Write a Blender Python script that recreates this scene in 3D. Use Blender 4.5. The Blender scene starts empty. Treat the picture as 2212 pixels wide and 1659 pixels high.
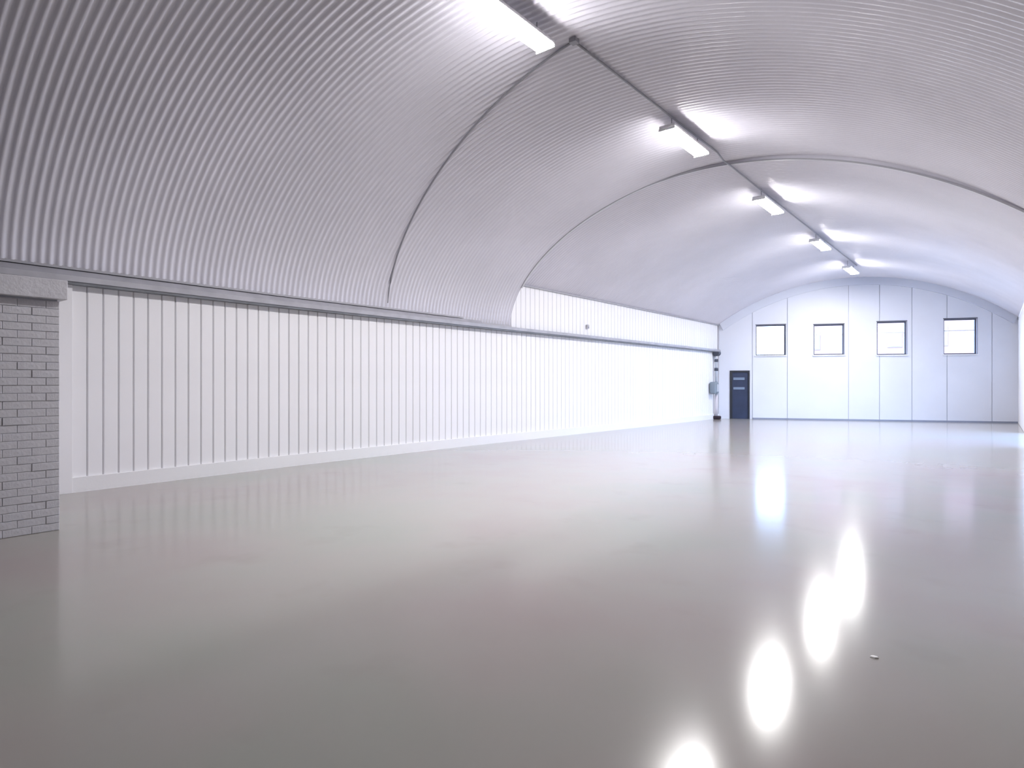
import bpy, bmesh, math, random
from mathutils import Vector
random.seed(4)
PI = math.pi
C = bpy.context.scene.collection
sc = bpy.context.scene

# ------------------------------------------------------------------ camera
H_EYE = 1.45
TH = math.atan(1059 / 1330)
cam = bpy.data.cameras.new('camera')
cam.sensor_width = 36.0
cam.lens = 36.0 * 1330 / 2212
cam.clip_start = 0.05
cam.clip_end = 400
co = bpy.data.objects.new('camera', cam)
co.location = (0, 0, H_EYE)
co.rotation_euler = (PI / 2, 0, TH)
C.objects.link(co)
sc.camera = co

# ------------------------------------------------------------------ world, sun, exposure
w = bpy.data.worlds.new('sky')
sc.world = w
w.use_nodes = True
bg = w.node_tree.nodes['Background']
bg.inputs['Color'].default_value = (0.40, 0.61, 1.0, 1)
bg.inputs['Strength'].default_value = 11.0
sun = bpy.data.lights.new('sun', 'SUN')
sun.energy = 4.0
sun.angle = math.radians(2)
sun.color = (1.0, 0.95, 0.88)
so = bpy.data.objects.new('sun', sun)
so.rotation_euler = Vector((0.25, 0.85, -0.55)).to_track_quat('-Z', 'Y').to_euler()
so.location = (-20, -30, 30)
C.objects.link(so)
sc.view_settings.view_transform = 'Standard'
sc.view_settings.look = 'None'
sc.view_settings.gamma = 1
sc.view_settings.use_curve_mapping = False
sc.view_settings.exposure = 0.0
LAMP = 192.0

# ------------------------------------------------------------------ materials
def mat(name, col, rough=0.5, metal=0.0, spec=0.5, noise=0.0, nscale=3.0, bump=0.0, bscale=40.0, emit=None, estr=0.0, coat=0.0):
    m = bpy.data.materials.new(name)
    m.use_nodes = True
    nt = m.node_tree
    b = nt.nodes['Principled BSDF']
    b.inputs['Roughness'].default_value = rough
    b.inputs['Metallic'].default_value = metal
    b.inputs['Specular IOR Level'].default_value = spec
    b.inputs['Coat Weight'].default_value = coat
    c4 = (col[0], col[1], col[2], 1)
    if noise > 0:
        tc = nt.nodes.new('ShaderNodeTexCoord')
        n = nt.nodes.new('ShaderNodeTexNoise')
        n.inputs['Scale'].default_value = nscale
        n.inputs['Detail'].default_value = 5
        r = nt.nodes.new('ShaderNodeValToRGB')
        r.color_ramp.elements[0].position = 0.35
        r.color_ramp.elements[1].position = 0.65
        r.color_ramp.elements[0].color = tuple(v * (1 - noise) for v in col) + (1,)
        r.color_ramp.elements[1].color = tuple(min(1, v * (1 + noise * 0.5)) for v in col) + (1,)
        nt.links.new(tc.outputs['Object'], n.inputs['Vector'])
        nt.links.new(n.outputs['Fac'], r.inputs['Fac'])
        nt.links.new(r.outputs['Color'], b.inputs['Base Color'])
    else:
        b.inputs['Base Color'].default_value = c4
    if bump > 0:
        tc = nt.nodes.new('ShaderNodeTexCoord')
        n = nt.nodes.new('ShaderNodeTexNoise')
        n.inputs['Scale'].default_value = bscale
        n.inputs['Detail'].default_value = 4
        bp = nt.nodes.new('ShaderNodeBump')
        bp.inputs['Strength'].default_value = bump
        bp.inputs['Distance'].default_value = 0.01
        nt.links.new(tc.outputs['Object'], n.inputs['Vector'])
        nt.links.new(n.outputs['Fac'], bp.inputs['Height'])
        nt.links.new(bp.outputs['Normal'], b.inputs['Normal'])
    if emit:
        b.inputs['Emission Color'].default_value = (*emit, 1)
        b.inputs['Emission Strength'].default_value = estr
    return m

def floor_mat():
    m = bpy.data.materials.new('polished_resin_floor')
    m.use_nodes = True
    nt = m.node_tree
    b = nt.nodes['Principled BSDF']
    tc = nt.nodes.new('ShaderNodeTexCoord')
    n1 = nt.nodes.new('ShaderNodeTexNoise')
    n1.inputs['Scale'].default_value = 0.45
    n1.inputs['Detail'].default_value = 3
    r1 = nt.nodes.new('ShaderNodeValToRGB')
    e = r1.color_ramp.elements
    e[0].position = 0.34; e[0].color = (0.375, 0.325, 0.312, 1)
    e[1].position = 0.66; e[1].color = (0.352, 0.360, 0.322, 1)
    mid = r1.color_ramp.elements.new(0.5); mid.color = (0.378, 0.356, 0.330, 1)
    nt.links.new(tc.outputs['Object'], n1.inputs['Vector'])
    nt.links.new(n1.outputs['Fac'], r1.inputs['Fac'])
    # small worn scuffs
    n2 = nt.nodes.new('ShaderNodeTexNoise')
    n2.inputs['Scale'].default_value = 1.7
    n2.inputs['Detail'].default_value = 3
    r2 = nt.nodes.new('ShaderNodeValToRGB')
    r2.color_ramp.elements[0].position = 0.60; r2.color_ramp.elements[0].color = (1, 1, 1, 1)
    r2.color_ramp.elements[1].position = 0.78; r2.color_ramp.elements[1].color = (0.94, 0.925, 0.925, 1)
    nt.links.new(tc.outputs['Object'], n2.inputs['Vector'])
    nt.links.new(n2.outputs['Fac'], r2.inputs['Fac'])
    mx = nt.nodes.new('ShaderNodeMix')
    mx.data_type = 'RGBA'; mx.blend_type = 'MULTIPLY'
    mx.inputs[0].default_value = 1.0
    nt.links.new(r1.outputs['Color'], mx.inputs[6])
    nt.links.new(r2.outputs['Color'], mx.inputs[7])
    nt.links.new(mx.outputs[2], b.inputs['Base Color'])
    b.inputs['Roughness'].default_value = 0.15
    b.inputs['Specular IOR Level'].default_value = 0.58
    return m

M = dict(
    ceiling=mat('white_corrugated_sheet', (0.72, 0.71, 0.78), 0.27, noise=0.05, nscale=0.6),
    wall=mat('white_cladding', (0.91, 0.905, 0.925), 0.42, noise=0.02, nscale=1.0),
    backing=mat('wall_backing_grey', (0.52, 0.51, 0.54), 0.7, noise=0.05),
    endwall=mat('white_painted_board', (0.74, 0.765, 0.84), 0.5, noise=0.025, nscale=0.8),
    band=mat('pale_blue_grey_band', (0.68, 0.71, 0.80), 0.5),
    seam=mat('grey_joint', (0.55, 0.57, 0.63), 0.7),
    base=mat('white_painted_kerb', (0.88, 0.88, 0.89), 0.4, bump=0.1),
    brick=mat('white_painted_brick', (0.66, 0.655, 0.70), 0.55, noise=0.06, nscale=4, bump=0.5, bscale=30),
    mortar=mat('painted_mortar', (0.63, 0.625, 0.67), 0.7, noise=0.05, nscale=9, bump=0.4, bscale=60),
    steel=mat('grey_galvanised_steel', (0.17, 0.18, 0.20), 0.45, metal=0.2, noise=0.2, nscale=3),
    flange=mat('pale_grey_metal', (0.42, 0.42, 0.46), 0.4, metal=0.1, noise=0.1, nscale=4),
    conduit=mat('grey_conduit', (0.30, 0.30, 0.33), 0.5),
    trimlight=mat('pale_flashing', (0.66, 0.67, 0.70), 0.4),
    trimdark=mat('grey_flashing', (0.40, 0.40, 0.43), 0.5),
    skirt=mat('blue_grey_skirting', (0.26, 0.29, 0.38), 0.5),
    door=mat('navy_door_paint', (0.030, 0.045, 0.095), 0.35, noise=0.15, nscale=3),
    doorframe=mat('black_door_frame', (0.018, 0.022, 0.032), 0.4),
    doorslot=mat('pale_blue_grey_strip', (0.20, 0.26, 0.36), 0.3),
    winframe=mat('dark_grey_window_frame', (0.10, 0.10, 0.13), 0.45),
    reveal=mat('white_window_reveal', (0.85, 0.86, 0.90), 0.45),
    lampbody=mat('white_lamp_body', (0.75, 0.75, 0.77), 0.4),
    lampglow=mat('lit_lamp_diffuser', (0.9, 0.9, 0.9), 0.4, emit=(1.0, 0.975, 0.985), estr=LAMP),
    pipe=mat('pale_blue_grey_pipe', (0.52, 0.56, 0.62), 0.4),
    pipelow=mat('off_white_pipe', (0.70, 0.66, 0.70), 0.4),
    darkclip=mat('dark_slate_plastic', (0.07, 0.08, 0.11), 0.5),
    bluegrey=mat('blue_grey_enamel', (0.24, 0.29, 0.34), 0.45),
    shoe=mat('near_black_maroon_rubber', (0.025, 0.012, 0.022), 0.55),
    sensor=mat('grey_plastic', (0.5, 0.5, 0.54), 0.5),
    chip=mat('white_paint_flake', (0.92, 0.92, 0.92), 0.5),
    tarmac=mat('yard_tarmac', (0.12, 0.12, 0.13), 0.9, noise=0.2, nscale=2, bump=0.3),
    pinkbrick=mat('pink_brickwork', (0.32, 0.215, 0.205), 0.85, noise=0.12, nscale=2),
    stone=mat('pale_stone_band', (0.28, 0.225, 0.21), 0.8),
    glassdark=mat('pale_blind', (0.245, 0.20, 0.19), 0.5),
    sidedimmer=mat('brown_bounce_dimmer', (0.16, 0.12, 0.10), 0.85, noise=0.2, nscale=6, bump=0.5),  # unseen near right wall, coloured dark to dim the ceiling on that side
    backdimmer=mat('charcoal_bounce_dimmer', (0.10, 0.10, 0.11), 0.7, noise=0.2),  # unseen back wall, darkened so less light bounces into the near end
    shutter=mat('grey_roller_shutter', (0.45, 0.47, 0.52), 0.45, metal=0.3),
)
M['floor'] = floor_mat()
g = bpy.data.materials.new('clear_glass'); g.use_nodes = True
gb = g.node_tree.nodes['Principled BSDF']
gb.inputs['Base Color'].default_value = (1, 1, 1, 1)
gb.inputs['Roughness'].default_value = 0.02
gb.inputs['Transmission Weight'].default_value = 1.0
gb.inputs['IOR'].default_value = 1.02
M['glass'] = g

# ------------------------------------------------------------------ helpers
def obj(name, bm, m, parent=None, smooth=False, kind=None):
    me = bpy.data.meshes.new(name)
    bmesh.ops.recalc_face_normals(bm, faces=bm.faces)
    bm.to_mesh(me); bm.free()
    me.materials.append(m)
    if smooth:
        for p in me.polygons: p.use_smooth = True
    return link(name, me, parent, kind)

def link(name, me, parent=None, kind=None):
    o = bpy.data.objects.new(name, me)
    C.objects.link(o)
    if parent is not None: o.parent = parent
    if kind: o['kind'] = kind
    return o

def empty(name, loc=(0, 0, 0), rz=0, kind=None):
    o = bpy.data.objects.new(name, None)
    o.empty_display_size = 0.2
    C.objects.link(o)
    o.location = loc; o.rotation_euler = (0, 0, rz)
    if kind: o['kind'] = kind
    return o

def tag(o, label, cat, group=None):
    o['label'] = label; o['category'] = cat
    if group: o['group'] = group
    return o

def box(bm, x0, x1, y0, y1, z0, z1):
    v = [bm.verts.new(p) for p in ((x0, y0, z0), (x1, y0, z0), (x1, y1, z0), (x0, y1, z0), (x0, y0, z1), (x1, y0, z1), (x1, y1, z1), (x0, y1, z1))]
    for f in ((0, 3, 2, 1), (4, 5, 6, 7), (0, 1, 5, 4), (1, 2, 6, 5), (2, 3, 7, 6), (3, 0, 4, 7)):
        bm.faces.new([v[i] for i in f])
    return v

def bbox(x0, x1, y0, y1, z0, z1, bev=0.0, seg=2):
    bm = bmesh.new(); box(bm, x0, x1, y0, y1, z0, z1)
    if bev: bmesh.ops.bevel(bm, geom=list(bm.edges), offset=bev, segments=seg, affect='EDGES', profile=0.5)
    return bm

def prism(bm, pts, y0, y1):
    """pts: (x,z) outline, extruded along y"""
    a = [bm.verts.new((x, y0, z)) for x, z in pts]
    b = [bm.verts.new((x, y1, z)) for x, z in pts]
    n = len(pts)
    bm.faces.new(a); bm.faces.new(list(reversed(b)))
    for i in range(n):
        bm.faces.new((a[i], b[i], b[(i + 1) % n], a[(i + 1) % n]))

def tube(bm, path, r, seg=8, caps=True):
    path = [Vector(p) for p in path]
    rings = []
    for i, p in enumerate(path):
        d = (path[min(i + 1, len(path) - 1)] - path[max(i - 1, 0)]).normalized()
        up = Vector((0, 0, 1)) if abs(d.z) < 0.9 else Vector((1, 0, 0))
        a = d.cross(up).normalized(); b = d.cross(a)
        rr = r[i] if isinstance(r, (list, tuple)) else r
        rings.append([bm.verts.new(p + a * rr * math.cos(2 * PI * k / seg) + b * rr * math.sin(2 * PI * k / seg)) for k in range(seg)])
    for i in range(len(rings) - 1):
        for k in range(seg):
            bm.faces.new((rings[i][k], rings[i][(k + 1) % seg], rings[i + 1][(k + 1) % seg], rings[i + 1][k]))
    if caps:
        bm.faces.new(rings[0]); bm.faces.new(list(reversed(rings[-1])))

def ribbon(bm, secs):
    """loft closed cross-sections (lists of points, same count)"""
    rs = [[bm.verts.new(p) for p in s] for s in secs]
    n = len(rs[0])
    for i in range(len(rs) - 1):
        for k in range(n):
            bm.faces.new((rs[i][k], rs[i][(k + 1) % n], rs[i + 1][(k + 1) % n], rs[i + 1][k]))
    bm.faces.new(rs[0]); bm.faces.new(list(reversed(rs[-1])))

# ------------------------------------------------------------------ plan of the arch
YN = -4.0                      # wall behind the camera
Y2 = 12.16                     # where the far vault begins
EL = Vector((-9.334, 25.658)); ER = Vector((0.470, 29.548))   # end wall corners
EU = (ER - EL).normalized(); ELEN = (ER - EL).length
EN = Vector((-EU.y, EU.x))     # outward (away from the hall)
ANG_E = math.atan2(EU.y, EU.x)
WL = [(-4.0, -9.62), (2.0, -9.70), (6.0, -9.84), (10.5, -9.80), (15.0, -9.64), (25.66, -9.334), (26.5, -9.31)]

def xl(y):
    for (a, xa), (b, xb) in zip(WL, WL[1:]):
        if y <= b: return xa + (xb - xa) * (y - a) / (b - a)
    return WL[-1][1]

def xr(y): return 0.62 if y < Y2 else 0.62 + (0.47 - 0.62) * (y - Y2) / (29.5 - Y2)

AB, AC = 2.93, 5.86            # near vault base and crown height
def z_a(q, a=5.2):
    if q > 0: return AR + circ(q, a, AC - AR)
    return AB + (AC - AB) * max(0.0, 1 - abs(q) ** 1.85) ** (1 / 1.85)
def circ(q, half, sag):
    R = (half * half + sag * sag) / (2 * sag)
    return math.sqrt(max(0, R * R - (q * half) ** 2)) - (R - sag)
AR = 3.80
def prof_a(u, y):
    l, r = xl(y), xr(y)
    c, a = (l + r) / 2, (r - l) / 2
    q = -math.cos(PI * u)
    return c + a * q, z_a(q, a)

def circ(q, half, sag):
    R = (half * half + sag * sag) / (2 * sag)
    return math.sqrt(max(0, R * R - (q * half) ** 2)) - (R - sag)

def ring2(u):
    l, r = xl(Y2) + 0.02, 0.60
    q = 2 * u - 1
    z = (4.02 + (3.80 - 4.02) * u) + circ(q, (r - l) / 2, 1.90)
    return Vector(((l + r) / 2 + (r - l) / 2 * q, Y2, z))

def ringe(u):
    p = EL + EU * (ELEN * u)
    return Vector((p.x, p.y, 3.93 + circ(2 * u - 1, ELEN / 2, 1.74)))

def prof_b(u, y):
    a, b = ring2(u), ringe(u)
    t = min((y - Y2) / (b.y - Y2), 1.015)
    return a.lerp(b, t)

PER, AMP = 0.10, 0.013
def corr(y): return AMP * math.sin(2 * PI * y / PER)

def vault(name, fn, y0, y1, nu=44, spp=6):
    n = int(round((y1 - y0) / PER * spp))
    ys = [y0 + (y1 - y0) * i / n for i in range(n + 1)]
    us = [i / nu for i in range(nu + 1)]
    verts = []
    for y in ys:
        d = corr(y)
        pts = [fn(u, y) for u in us]
        for i, p in enumerate(pts):
            a, b = pts[max(i - 1, 0)], pts[min(i + 1, nu)]
            tx, tz = b[0] - a[0], b[2] - a[2]
            L = math.hypot(tx, tz) or 1
            verts.append((p[0] + tz / L * d, p[1], p[2] - tx / L * d))
    faces = [(j * (nu + 1) + i, (j + 1) * (nu + 1) + i, (j + 1) * (nu + 1) + i + 1, j * (nu + 1) + i + 1)
             for j in range(n) for i in range(nu)]
    me = bpy.data.meshes.new(name)
    me.from_pydata(verts, [], faces)
    me.materials.append(M['ceiling'])
    me.polygons.foreach_set('use_smooth', [True] * len(faces))
    return link(name, me, kind='structure')

def fa(u, y):
    x, z = prof_a(u, y); return (x, y, z)
def fb(u, y):
    p = prof_b(u, y); return (p.x, p.y, p.z)

# ------------------------------------------------------------------ floor and outdoors ground
obj('floor', bbox(-12, 3.5, YN - 0.3, 31.5, -0.12, 0), M['floor'], kind='structure')
bm = bmesh.new()
box(bm, -60, 60, 31.5, 110, -0.14, -0.02); box(bm, 3.5, 60, -30, 31.5, -0.14, -0.02)
box(bm, -60, -12, -30, 31.5, -0.14, -0.02)
obj('yard', bm, M['tarmac'], kind='structure')

# ------------------------------------------------------------------ ceiling
vault('ceiling', fa, YN, Y2)
vault('ceiling', fb, Y2, 30.0)
# end face that closes the step between the two vaults
bm = bmesh.new()
N = 60
def zb_at(x):
    l, r = xl(Y2) + 0.02, 0.60
    return ring2(min(1, max(0, (x - l) / (r - l)))).z
xs = [prof_a(i / N, Y2)[0] for i in range(N + 1)]
zs_a = [prof_a(i / N, Y2)[1] for i in range(N + 1)]
zs_b = [zb_at(x) for x in xs]
lo = [bm.verts.new((x, Y2, min(a, b) - 0.012)) for x, a, b in zip(xs, zs_a, zs_b)]
hi = [bm.verts.new((x, Y2, max(a, b) + 0.12)) for x, a, b in zip(xs, zs_a, zs_b)]
for i in range(N):
    bm.faces.new((hi[i], hi[i + 1], lo[i + 1], lo[i]))
def ringm(u):
    x = -9.40 + 9.98 * u
    l, r = xl(Y2), xr(Y2)
    a = (r - l) / 2
    return Vector((x, Y2, min(z_a((x - (l + r) / 2) / a, a), zb_at(x))))
obj('trim_1', bm, M['ceiling'], kind='structure')
# flashing around the mouth of the far vault
def arch_strip(fn, h, d, m, name, n=64, dy=0.0, lift=0.0, u0=0.0, u1=1.0):
    secs = []
    for i in range(n + 1):
        u = u0 + (u1 - u0) * i / n
        e = 1e-3
        a, b, p = fn(max(u - e, 0)), fn(min(u + e, 1)), fn(u)
        t = (b - a).normalized()
        nrm = Vector((t.z * 1.0, 0, -t.x)).normalized()      # towards the hall
        if nrm.z > 0: nrm = -nrm
        f = Vector((0, -1, 0))
        p = p + Vector((0, dy, 0)) + nrm * lift
        secs.append([p, p + nrm * h, p + nrm * h + f * d, p + f * d])
    bm = bmesh.new(); ribbon(bm, secs)
    return obj(name, bm, m, kind='structure')
arch_strip(ringm, 0.028, 0.03, M['trimdark'], 'trim_2', lift=0.0)
arch_strip(ringm, 0.014, 0.03, M['trimlight'], 'trim_3', lift=0.012, dy=0.032)

# ------------------------------------------------------------------ left wall
def wall_run(name, fx, y0, y1, z0, z1, thick, sgn):
    bm = bmesh.new(); secs = []
    ys = [y0 + (y1 - y0) * i / 40 for i in range(41)]
    for y in ys:
        x = fx(y)
        za = z1(y) if callable(z1) else z1
        secs.append([(x, y, z0), (x - sgn * thick, y, z0), (x - sgn * thick, y, za), (x, y, za)])
    ribbon(bm, secs)
    return obj(name, bm, M['backing'], kind='structure')

def spring_l(y): return prof_b(0, y)[2]
def spring_r(y): return prof_b(1, y)[2]
wall_left = wall_run('wall_left', xl, YN, 26.3, 0, lambda y: 3.02 if y < Y2 - .2 else spring_l(y) + 0.05, 0.3, 1)

PW = 0.193
def panel_mesh(h, w=PW):
    bm = bmesh.new()
    # a plank along y (width), up z, proud in +x, with splayed edges
    g0, g1 = 0.006, 0.014
    sec = [(-w / 2 + g0, 0.0), (-w / 2 + g1, 0.014), (w / 2 - g1, 0.014), (w / 2 - g0, 0.0)]
    a = [bm.verts.new((x, y, 0)) for y, x in sec]
    b = [bm.verts.new((x, y, h)) for y, x in sec]
    bm.faces.new(a); bm.faces.new(list(reversed(b)))
    for i in range(4): bm.faces.new((a[i], b[i], b[(i + 1) % 4], a[(i + 1) % 4]))
    bmesh.ops.recalc_face_normals(bm, faces=bm.faces)
    me = bpy.data.meshes.new('wall_panel'); bm.to_mesh(me); bm.free()
    me.materials.append(M['wall'])
    return me
pm = panel_mesh(2.82 - 0.19)
y = 2.85
while y < 25.5:
    o = link('wall_panel', pm, wall_left)
    dx = (xl(y + .1) - xl(y - .1)) / 0.2
    o.location = (xl(y), y, 0.19); o.rotation_euler = (0, 0, -math.atan(dx))
    y += PW
# plain strip between the pier and the first panel
obj('wall_panel', bbox(xl(2.2), xl(2.2) + 0.05, 1.99, 2.76, 0.0, 2.82, 0.003), M['wall'], wall_left)
# upper panels between the gutter and the springing of the far vault
y = Y2 + PW / 2 + 0.02
k = 0
while y < 25.5:
    if k % 8 == 0: pu = panel_mesh(spring_l(y + 0.75) - 2.90)
    o = link('wall_panel', pu, wall_left)
    dx = (xl(y + .1) - xl(y - .1)) / 0.2
    o.location = (xl(y), y, 2.88); o.rotation_euler = (0, 0, -math.atan(dx))
    y += PW; k += 1

def along(name, fx, x0, x1, z0, z1, ya, yb, m, n=40, kind='structure', parent=None, slant=0.0):
    bm = bmesh.new(); secs = []
    for i in range(n + 1):
        yy = ya + (yb - ya) * i / n
        b = fx(yy)
        za, zb = (z0(yy), z1(yy)) if callable(z0) else (z0, z1)
        secs.append([(b + x0, yy, za), (b + x1, yy, za), (b + x1 - slant, yy, zb), (b + x0, yy, zb)])
    ribbon(bm, secs)
    return obj(name, bm, m, parent, kind=kind)

along('baseboard_left', xl, 0.0, 0.055, 0.0, 0.20, 1.99, 25.62, M['base'])
# springing line moulding of the far vault
along('trim_4', xl, 0.0, 0.06, lambda y: spring_l(y) - 0.035, lambda y: spring_l(y) + 0.0, Y2, 25.60, M['trimdark'])
# closing strip under the near vault
# ------------------------------------------------------------------ gutter along the left wall
gut = empty('gutter', (xl(5) + 0.1, 5, 2.76))
def gpart(name, *a, **k):
    o = along(name, *a, kind=None, **k)
    o.parent = gut
    o.matrix_parent_inverse = gut.matrix_world.inverted() if False else o.matrix_parent_inverse
    o.location = tuple(-v for v in gut.location)
    return o
gpart('channel', xl, 0.002, 0.15, 2.765, 2.855, YN + 0.05, 25.50, M['steel'])
gpart('lip', xl, 0.151, 0.165, 2.80, 2.875, YN + 0.05, 25.50, M['flange'])
gpart('flange', xl, 0.002, 0.13, 2.876, 2.955, YN + 0.05, 11.0, M['flange'], slant=0.05)
gpart('flange', xl, 0.002, 0.10, 2.965, 3.00, YN + 0.05, 10.4, M['trimdark'], slant=0.03)
tag(gut, 'long grey metal gutter running the length of the left wall under the vault', 'gutter')

# ------------------------------------------------------------------ brick pier at far left
pier = empty('wall_pier', (-8.5, 1.0, 0), kind='structure')
def pchild(name, bm, m):
    o = obj(name, bm, m, pier); o.location = (8.5, -1.0, 0); return o
pchild('core', bbox(-9.66, -7.335, -0.3, 1.985, 0, 2.27), M['mortar'])
pchild('capital', bbox(-9.66, -7.255, -0.3, 2.035, 2.285, 2.475, 0.006), M['brick'])
pchild('capital_joint', bbox(-9.6, -7.345, -0.25, 1.97, 2.265, 2.29), M['seam'])
bl, bh = 0.225, 0.075
def brick_me(l):
    bm = bbox(-0.03, 0.0, 0, l - 0.004, 0, bh - 0.004, 0.003, 1)
    bmesh.ops.recalc_face_normals(bm, faces=bm.faces)
    me = bpy.data.meshes.new('brick'); bm.to_mesh(me); bm.free(); me.materials.append(M['brick']); return me
full, half = brick_me(bl), brick_me(bl / 2)
rows = 30
for r in range(rows):
    yy = 1.985
    first = True
    while yy > 0.35:
        l = bl / 2 if (first and r % 2) else bl
        yy -= l
        o = link('brick', half if l < bl else full, pier)
        o.location = (8.5 - 7.325 + random.uniform(-0.0035, 0.0025), -1.0 + yy + 0.003, 0.003 + r * 0.0755)
        first = False

# ------------------------------------------------------------------ right wall and back wall
OPA, OPB, OPH = 18.2, 23.5, 3.2  # guessed opening out of view, added to let blue daylight onto the end wall
wall_right = empty('wall_right', (0.6, 12, 0), kind='structure')
def wr(name, y0, y1, z0, z1, m='wall'):
    bm = bmesh.new(); secs = []
    n = max(2, int((y1 - y0) / 1.0))
    for i in range(n + 1):
        yy = y0 + (y1 - y0) * i / n
        x = xr(yy) - 0.6
        zt = z1(yy) if callable(z1) else z1
        secs.append([(x, yy - 12, z0), (x + 0.3, yy - 12, z0), (x + 0.3, yy - 12, zt), (x, yy - 12, zt)])
    ribbon(bm, secs); return obj(name, bm, M[m], wall_right)
wr('wall_section', YN, Y2, 0, 3.90, 'sidedimmer')
wr('wall_section', Y2, OPA, 0, lambda y: spring_r(y) + 0.1)
wr('wall_section', OPB, 29.9, 0, lambda y: spring_r(y) + 0.1)
wr('lintel', OPA, OPB, OPH, lambda y: spring_r(y) + 0.1)
pr = panel_mesh(3.78)
y = OPB + 0.12
while y < 29.25:
    o = link('wall_panel', pr, wall_right)
    o.location = (xr(y) - 0.6, y - 12, 0.02); o.rotation_euler = (0, 0, PI)
    y += PW
# guessed rolled up shutter over the added, unseen daylight opening
bm = bmesh.new(); tube(bm, [(0, OPA - .1, 0), (0, OPB + .1, 0)], 0.17, 16)
sh = obj('added_shutter', bm, M['shutter']); sh.location = (0.62 + 0.52, 0, OPH + 0.2)
tag(sh, 'unseen rolled up grey shutter over the added daylight opening in the right wall', 'shutter')
obj('wall_back', bbox(-10.2, 1.0, YN - 0.3, YN, 0, 6.1), M['backdimmer'], kind='structure')

# ------------------------------------------------------------------ far end wall, in its own frame: x along the wall, y outward
wf = empty('wall_front', (EL.x, EL.y, 0), ANG_E, kind='structure')
WIN = [(1.47, 2.60), (3.64, 4.74), (5.90, 6.92), (8.16, 9.24)]
WZ = [(2.63, 3.88), (2.62, 3.84), (2.59, 3.89), (2.58, 3.93)]
DOOR = (0.46, 1.22, 2.0)
SEAMS = [0.0, 1.33, 2.66, 4.90, 5.99, 7.10, 8.27, 9.72, ELEN]
def topz(s): 
    u = min(1, max(0, s / ELEN)); return ringe(u).z + 0.10
def endcells(bm, s0, s1, y0, y1, gap=0.0):
    """the stretch s0..s1 of the wall with door and window openings cut out"""
    cuts = {s0 + gap, s1 - gap}
    for a, b in WIN + [DOOR[:2]]:
        for v in (a, b):
            if s0 + gap < v < s1 - gap: cuts.add(v)
    k = s0
    while k < s1:
        if all(abs(k - c) > 0.05 for c in cuts) and s0 + gap < k: cuts.add(k)
        k += 0.25
    cuts = sorted(cuts)
    for a, b in zip(cuts, cuts[1:]):
        mid = (a + b) / 2
        holes = [(WZ[i][0], WZ[i][1]) for i, (p, q) in enumerate(WIN) if p < mid < q]
        if DOOR[0] < mid < DOOR[1]: holes.append((0, DOOR[2]))
        z = 0.0
        segs = []
        for h0, h1 in sorted(holes):
            if h0 > z: segs.append((z, h0))
            z = h1
        for p, q in segs: box(bm, a, b, y0, y1, p, q)
        ta, tb = topz(a), topz(b)
        v = [bm.verts.new(p) for p in ((a, y0, z), (b, y0, z), (b, y1, z), (a, y1, z), (a, y0, ta), (b, y0, tb), (b, y1, tb), (a, y1, ta))]
        for f in ((0, 3, 2, 1), (4, 5, 6, 7), (0, 1, 5, 4), (1, 2, 6, 5), (2, 3, 7, 6), (3, 0, 4, 7)):
            bm.faces.new([v[i] for i in f])
bm = bmesh.new(); endcells(bm, -0.3, ELEN + 0.4, 0.03, 0.25)
obj('wall_core', bm, M['seam'], wf)
for a, b in zip(SEAMS, SEAMS[1:]):
    bm = bmesh.new(); endcells(bm, a, b, 0.0, 0.03, 0.011)
    obj('wall_panel', bm, M['endwall'], wf)
# curved band under the vault
secs = []
for i in range(65):
    u = 0.004 + 0.992 * i / 64; s = u * ELEN; z = 3.93 + circ(2 * u - 1, ELEN / 2, 1.74)
    e = 0.01
    z2 = 3.93 + circ(max(-1, min(1, 2 * (u + e) - 1)), ELEN / 2, 1.74); z1 = 3.93 + circ(max(-1, min(1, 2 * (u - e) - 1)), ELEN / 2, 1.74)
    t = Vector((2 * e * ELEN, z2 - z1)).normalized()
    n = Vector((t.y, -t.x)) 
    if n.y > 0: n = -n
    h = 0.30
    secs.append([(s, 0, z + .01), (s + n.x * h, 0, z + n.y * h), (s + n.x * h, -0.09, z + n.y * h), (s, -0.09, z + .01)])
bm = bmesh.new(); ribbon(bm, secs)
tr = obj('trim_5', bm, M['band'], kind='structure'); tr.location = wf.location; tr.rotation_euler = wf.rotation_euler
bm = bmesh.new(); box(bm, 1.34, ELEN - 0.03, -0.03, -0.002, 0, 0.055)
tr = obj('baseboard_front', bm, M['skirt'], kind='structure'); tr.location = wf.location; tr.rotation_euler = wf.rotation_euler

def at_end(s, y=0.0, z=0.0):
    p = EL + EU * s + EN * y
    return (p.x, p.y, z)
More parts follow.
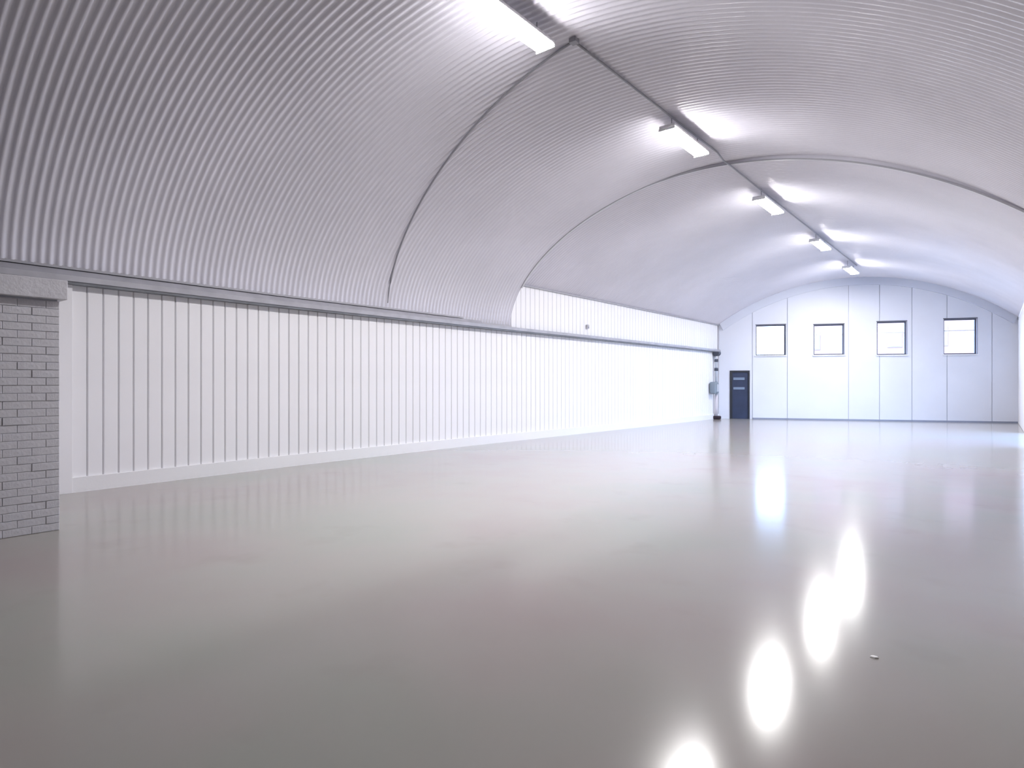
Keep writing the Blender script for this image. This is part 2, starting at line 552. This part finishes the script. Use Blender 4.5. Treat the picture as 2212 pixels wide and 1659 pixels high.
# windows
for i, ((a, b), (z0, z1)) in enumerate(zip(WIN, WZ)):
    W_ = b - a; Hh = z1 - z0
    wn = empty('window_%d' % (i + 1), at_end(a, 0, z0), ANG_E, kind='structure')
    ft = 0.05
    bm = bmesh.new()       # dark frame
    box(bm, 0, W_, 0.07, 0.13, Hh - ft, Hh); box(bm, 0, W_, 0.07, 0.13, 0, ft * 0.8)
    box(bm, 0, ft * 0.8, 0.07, 0.13, ft * 0.8, Hh - ft); box(bm, W_ - ft, W_, 0.07, 0.13, ft * 0.8, Hh - ft)
    obj('window_frame', bm, M['winframe'], wn)
    bm = bmesh.new()
    box(bm, -0.02, W_ + 0.02, -0.012, 0.0, Hh, Hh + 0.03)     # dark head bead
    box(bm, W_, W_ + 0.015, -0.008, 0.0, -0.02, Hh)
    obj('head_bead', bm, M['winframe'], wn)
    bm = bmesh.new(); box(bm, ft, W_ - ft, 0.09, 0.115, Hh * 0.66, Hh * 0.66 + 0.03)
    obj('glazing_bar', bm, M['reveal'], wn)
    bm = bmesh.new(); box(bm, ft, W_ - ft, 0.098, 0.106, ft, Hh - ft)
    obj('pane', bm, M['glass'], wn)
    bm = bmesh.new(); box(bm, -0.04, W_ + 0.04, -0.05, 0.06, -0.04, 0.0)
    obj('window_sill', bm, M['reveal'], wn)
# door
dw = DOOR[1] - DOOR[0]
dr = empty('door_1', at_end(DOOR[0]), ANG_E, kind='structure')
bm = bmesh.new()
box(bm, -0.01, 0.09, -0.03, 0.1, 0, 2.01); box(bm, dw - 0.05, dw + 0.01, -0.03, 0.1, 0, 2.01); box(bm, 0.09, dw - 0.05, -0.03, 0.1, 1.93, 2.01)
obj('door_frame', bm, M['doorframe'], dr)
obj('door_leaf', bbox(0.085, dw - 0.045, 0.01, 0.055, 0.0, 1.935, 0.002), M['door'], dr)
for z in (1.62, 1.22):
    bm = bbox(0.13, dw - 0.19, -0.004, 0.01, z, z + 0.10, 0.003)
    s = obj('pale_strip', bm, M['doorslot'], dr)

# ------------------------------------------------------------------ rainwater pipe and box in the far left corner
px, py = xl(25.0) + 0.14, 25.08
rp = empty('rainwater_pipe', (px, py, 0))
bm = bmesh.new(); tube(bm, [(0, 0, 1.0), (0, 0, 2.35), (-0.03, -0.02, 2.5), (-0.05, -0.03, 2.62)], 0.055, 12)
obj('pipe', bm, M['pipe'], rp, True)
bm = bmesh.new(); tube(bm, [(0, 0, 0.14), (0, 0, 1.0)], 0.06, 12)
obj('lower_pipe', bm, M['pipelow'], rp, True)
bm = bmesh.new(); prism(bm, [(-0.06, 2.6), (0.07, 2.6), (0.15, 2.68), (0.15, 2.758), (-0.1, 2.758), (-0.1, 2.68)], -0.12, 0.12)
obj('hopper', bm, M['darkclip'], rp)
for z in (2.42, 2.05):
    bm = bmesh.new(); tube(bm, [(0, 0, z - .06), (0, 0, z + .06)], 0.078, 12)
    obj('collar', bm, M['darkclip'], rp, True)
bm = bbox(-0.13, 0.17, -0.12, 0.12, 0.0, 0.14, 0.04, 3)
obj('pipe_shoe', bm, M['shoe'], rp, True)
tag(rp, 'pale rainwater pipe with dark collars in the far left corner, below the gutter end', 'pipe')
mb = empty('meter_box', (xl(24.75) + 0.03, 24.75, 1.04))
obj('casing', bbox(0, 0.30, -0.2, 0.2, 0, 0.50, 0.09, 4), M['bluegrey'], mb, True)
obj('cover', bbox(0.295, 0.315, -0.1, 0.1, 0.1, 0.40, 0.008), M['pipe'], mb)
tag(mb, 'blue grey rounded box on the left wall beside the far corner pipe', 'box')

# small sensor above gutter
sb = empty('wall_sensor', (xl(15.6) + 0.026, 15.6, 3.08))
obj('casing', bbox(0, 0.06, -0.05, 0.05, 0, 0.12, 0.01), M['sensor'], sb)
obj('lens', bbox(0.058, 0.07, -0.025, 0.025, 0.02, 0.06, 0.004), M['conduit'], sb)
tag(sb, 'small grey box high on the left wall just above the gutter', 'sensor')

# ------------------------------------------------------------------ cable conduit: up the near vault, then along the crown
def near_pt(x, off=0.03):
    # point of the near vault above a given x on the slanted line
    y = 8.26 - 0.29 * (x + 9.88)
    l, r = xl(y), xr(y); c, a = (l + r) / 2, (r - l) / 2
    q = (x - c) / a
    return Vector((x, y, z_a(q, a) - off))
path = []
for i in range(36):
    t = i / 35
    x = -9.80 + (-4.27 + 9.80) * (t ** 1.7)
    path.append(near_pt(x))
pc = path[-1].copy()
cd = empty('cable_conduit', tuple(pc))
bm = bmesh.new(); tube(bm, [p - pc for p in path], 0.016, 8)
obj('rising_tube', bm, M['conduit'], cd, True)
def crown_z(x, y):
    if y < Y2:
        l, r = xl(y), xr(y); a = (r - l) / 2
        return z_a((x - (l + r) / 2) / a, a)
    u = (x - (-9.7)) / 10.1
    return prof_b(u, y)[2]
line = []
for i in range(60):
    y = pc.y + (24.6 - pc.y) * i / 59
    x = pc.x + 0.25 * i / 59
    z = crown_z(x, y)
    if abs(y - Y2) < 0.35: z = min(crown_z(x, Y2 - 0.01), crown_z(x, Y2 + .01))
    line.append(Vector((x, y, z - 0.035)) - pc)
bm = bmesh.new(); tube(bm, line, 0.016, 8)
obj('crown_tube', bm, M['conduit'], cd, True)
obj('junction_box', bbox(-0.05, 0.05, -0.05, 0.05, -0.03, 0.03, 0.006), M['conduit'], cd)
tag(cd, 'thin grey cable conduit curving up the vault and on along its crown', 'conduit')

# ------------------------------------------------------------------ lamps
LX = [(-4.43, 5.50), (-4.26, 10.12), (-4.17, 14.64), (-4.12, 19.5), (-4.16, 24.3)]
LAB = ['nearest ceiling batten lamp, cut off by the top of the picture',
       'second nearest glowing batten lamp, beside the end of the visible conduit run',
       'third glowing batten lamp, midway along the row under the vault',
       'fourth glowing batten lamp, second from the far end wall',
       'farthest glowing batten lamp, just above the crown of the end wall']
def make_lamp():
    r = empty('ceiling_lamp')
    obj('housing', bbox(-0.138, 0.138, -0.74, 0.74, 0.052, 0.10, 0.012), M['lampbody'], r)
    bm = bmesh.new()
    pts = [(-0.135, 0.05)] + [(-0.135 * math.cos(PI * k / 10), 0.05 - 0.039 * math.sin(PI * k / 10)) for k in range(1, 10)] + [(0.135, 0.05)]
    prism(bm, pts, -0.72, 0.72)
    obj('diffuser', bm, M['lampglow'], r)
    for s in (-1, 1):
        obj('end_cap', bbox(-0.14, 0.14, s * 0.735 - 0.012, s * 0.735 + 0.012, 0.012, 0.05, 0.003), M['lampbody'], r)
        bm = bmesh.new(); tube(bm, [(0, s * 0.55, 0.10), (0, s * 0.55, 0.30)], 0.008, 6)
        obj('hanger', bm, M['conduit'], r)
    return r
proto = make_lamp()
for i, ((x, y), lb) in enumerate(zip(LX, LAB)):
    if i == 0: r = proto
    else:
        r = proto.copy(); C.objects.link(r)
        for ch in list(proto.children):
            c = ch.copy(); C.objects.link(c); c.parent = r
    zc = min(crown_z(x, y - .5), crown_z(x, y + .5))
    r.location = (x, y, zc - 0.29)
    r.rotation_euler = (0, 0, 0)
    tag(r, lb, 'lamp', 'batten lamps along the crown of the vault')

# ------------------------------------------------------------------ flake on the floor
bm = bmesh.new()
vs = [(-.02, -.012), (.004, -.017), (.022, -.004), (.014, .014), (-.008, .017), (-.021, .006)]
a = [bm.verts.new((x, y, 0)) for x, y in vs]; b = [bm.verts.new((x * .8, y * .8, 0.006)) for x, y in vs]
bm.faces.new(a); bm.faces.new(b)
for i in range(6): bm.faces.new((a[i], a[(i + 1) % 6], b[(i + 1) % 6], b[i]))
fl = obj('paint_flake', bm, M['chip']); fl.location = (-0.53, 3.75, 0.0005)
tag(fl, 'tiny white flake lying alone on the shiny floor at lower right', 'flake')

# ------------------------------------------------------------------ brick building across the yard, seen through the windows
bd = empty('brick_building', (-5, 62, 0))
obj('wall', bbox(-10.5, 16, 0, 8, -0.02, 11), M['pinkbrick'], bd)
for z in (3.6, 7.2):
    obj('stone_band', bbox(-10.55, 16.05, -0.08, 0.0, z, z + 0.3), M['stone'], bd)
for ix in range(8):
    for z in (1.2, 4.6, 8.2):
        x = -9.2 + ix * 3.2
        f = obj('window', bbox(x, x + 1.1, -0.05, 0.02, z, z + 1.7), M['stone'], bd)
        obj('pane', bbox(x + .08, x + 1.02, -0.07, -0.045, z + .08, z + 1.62), M['glassdark'], f)
obj('roof', bbox(-10.8, 16.3, -0.3, 8.3, 11, 11.25), M['stone'], bd)
tag(bd, 'pink brick building outside, glimpsed through the high end wall windows', 'building')
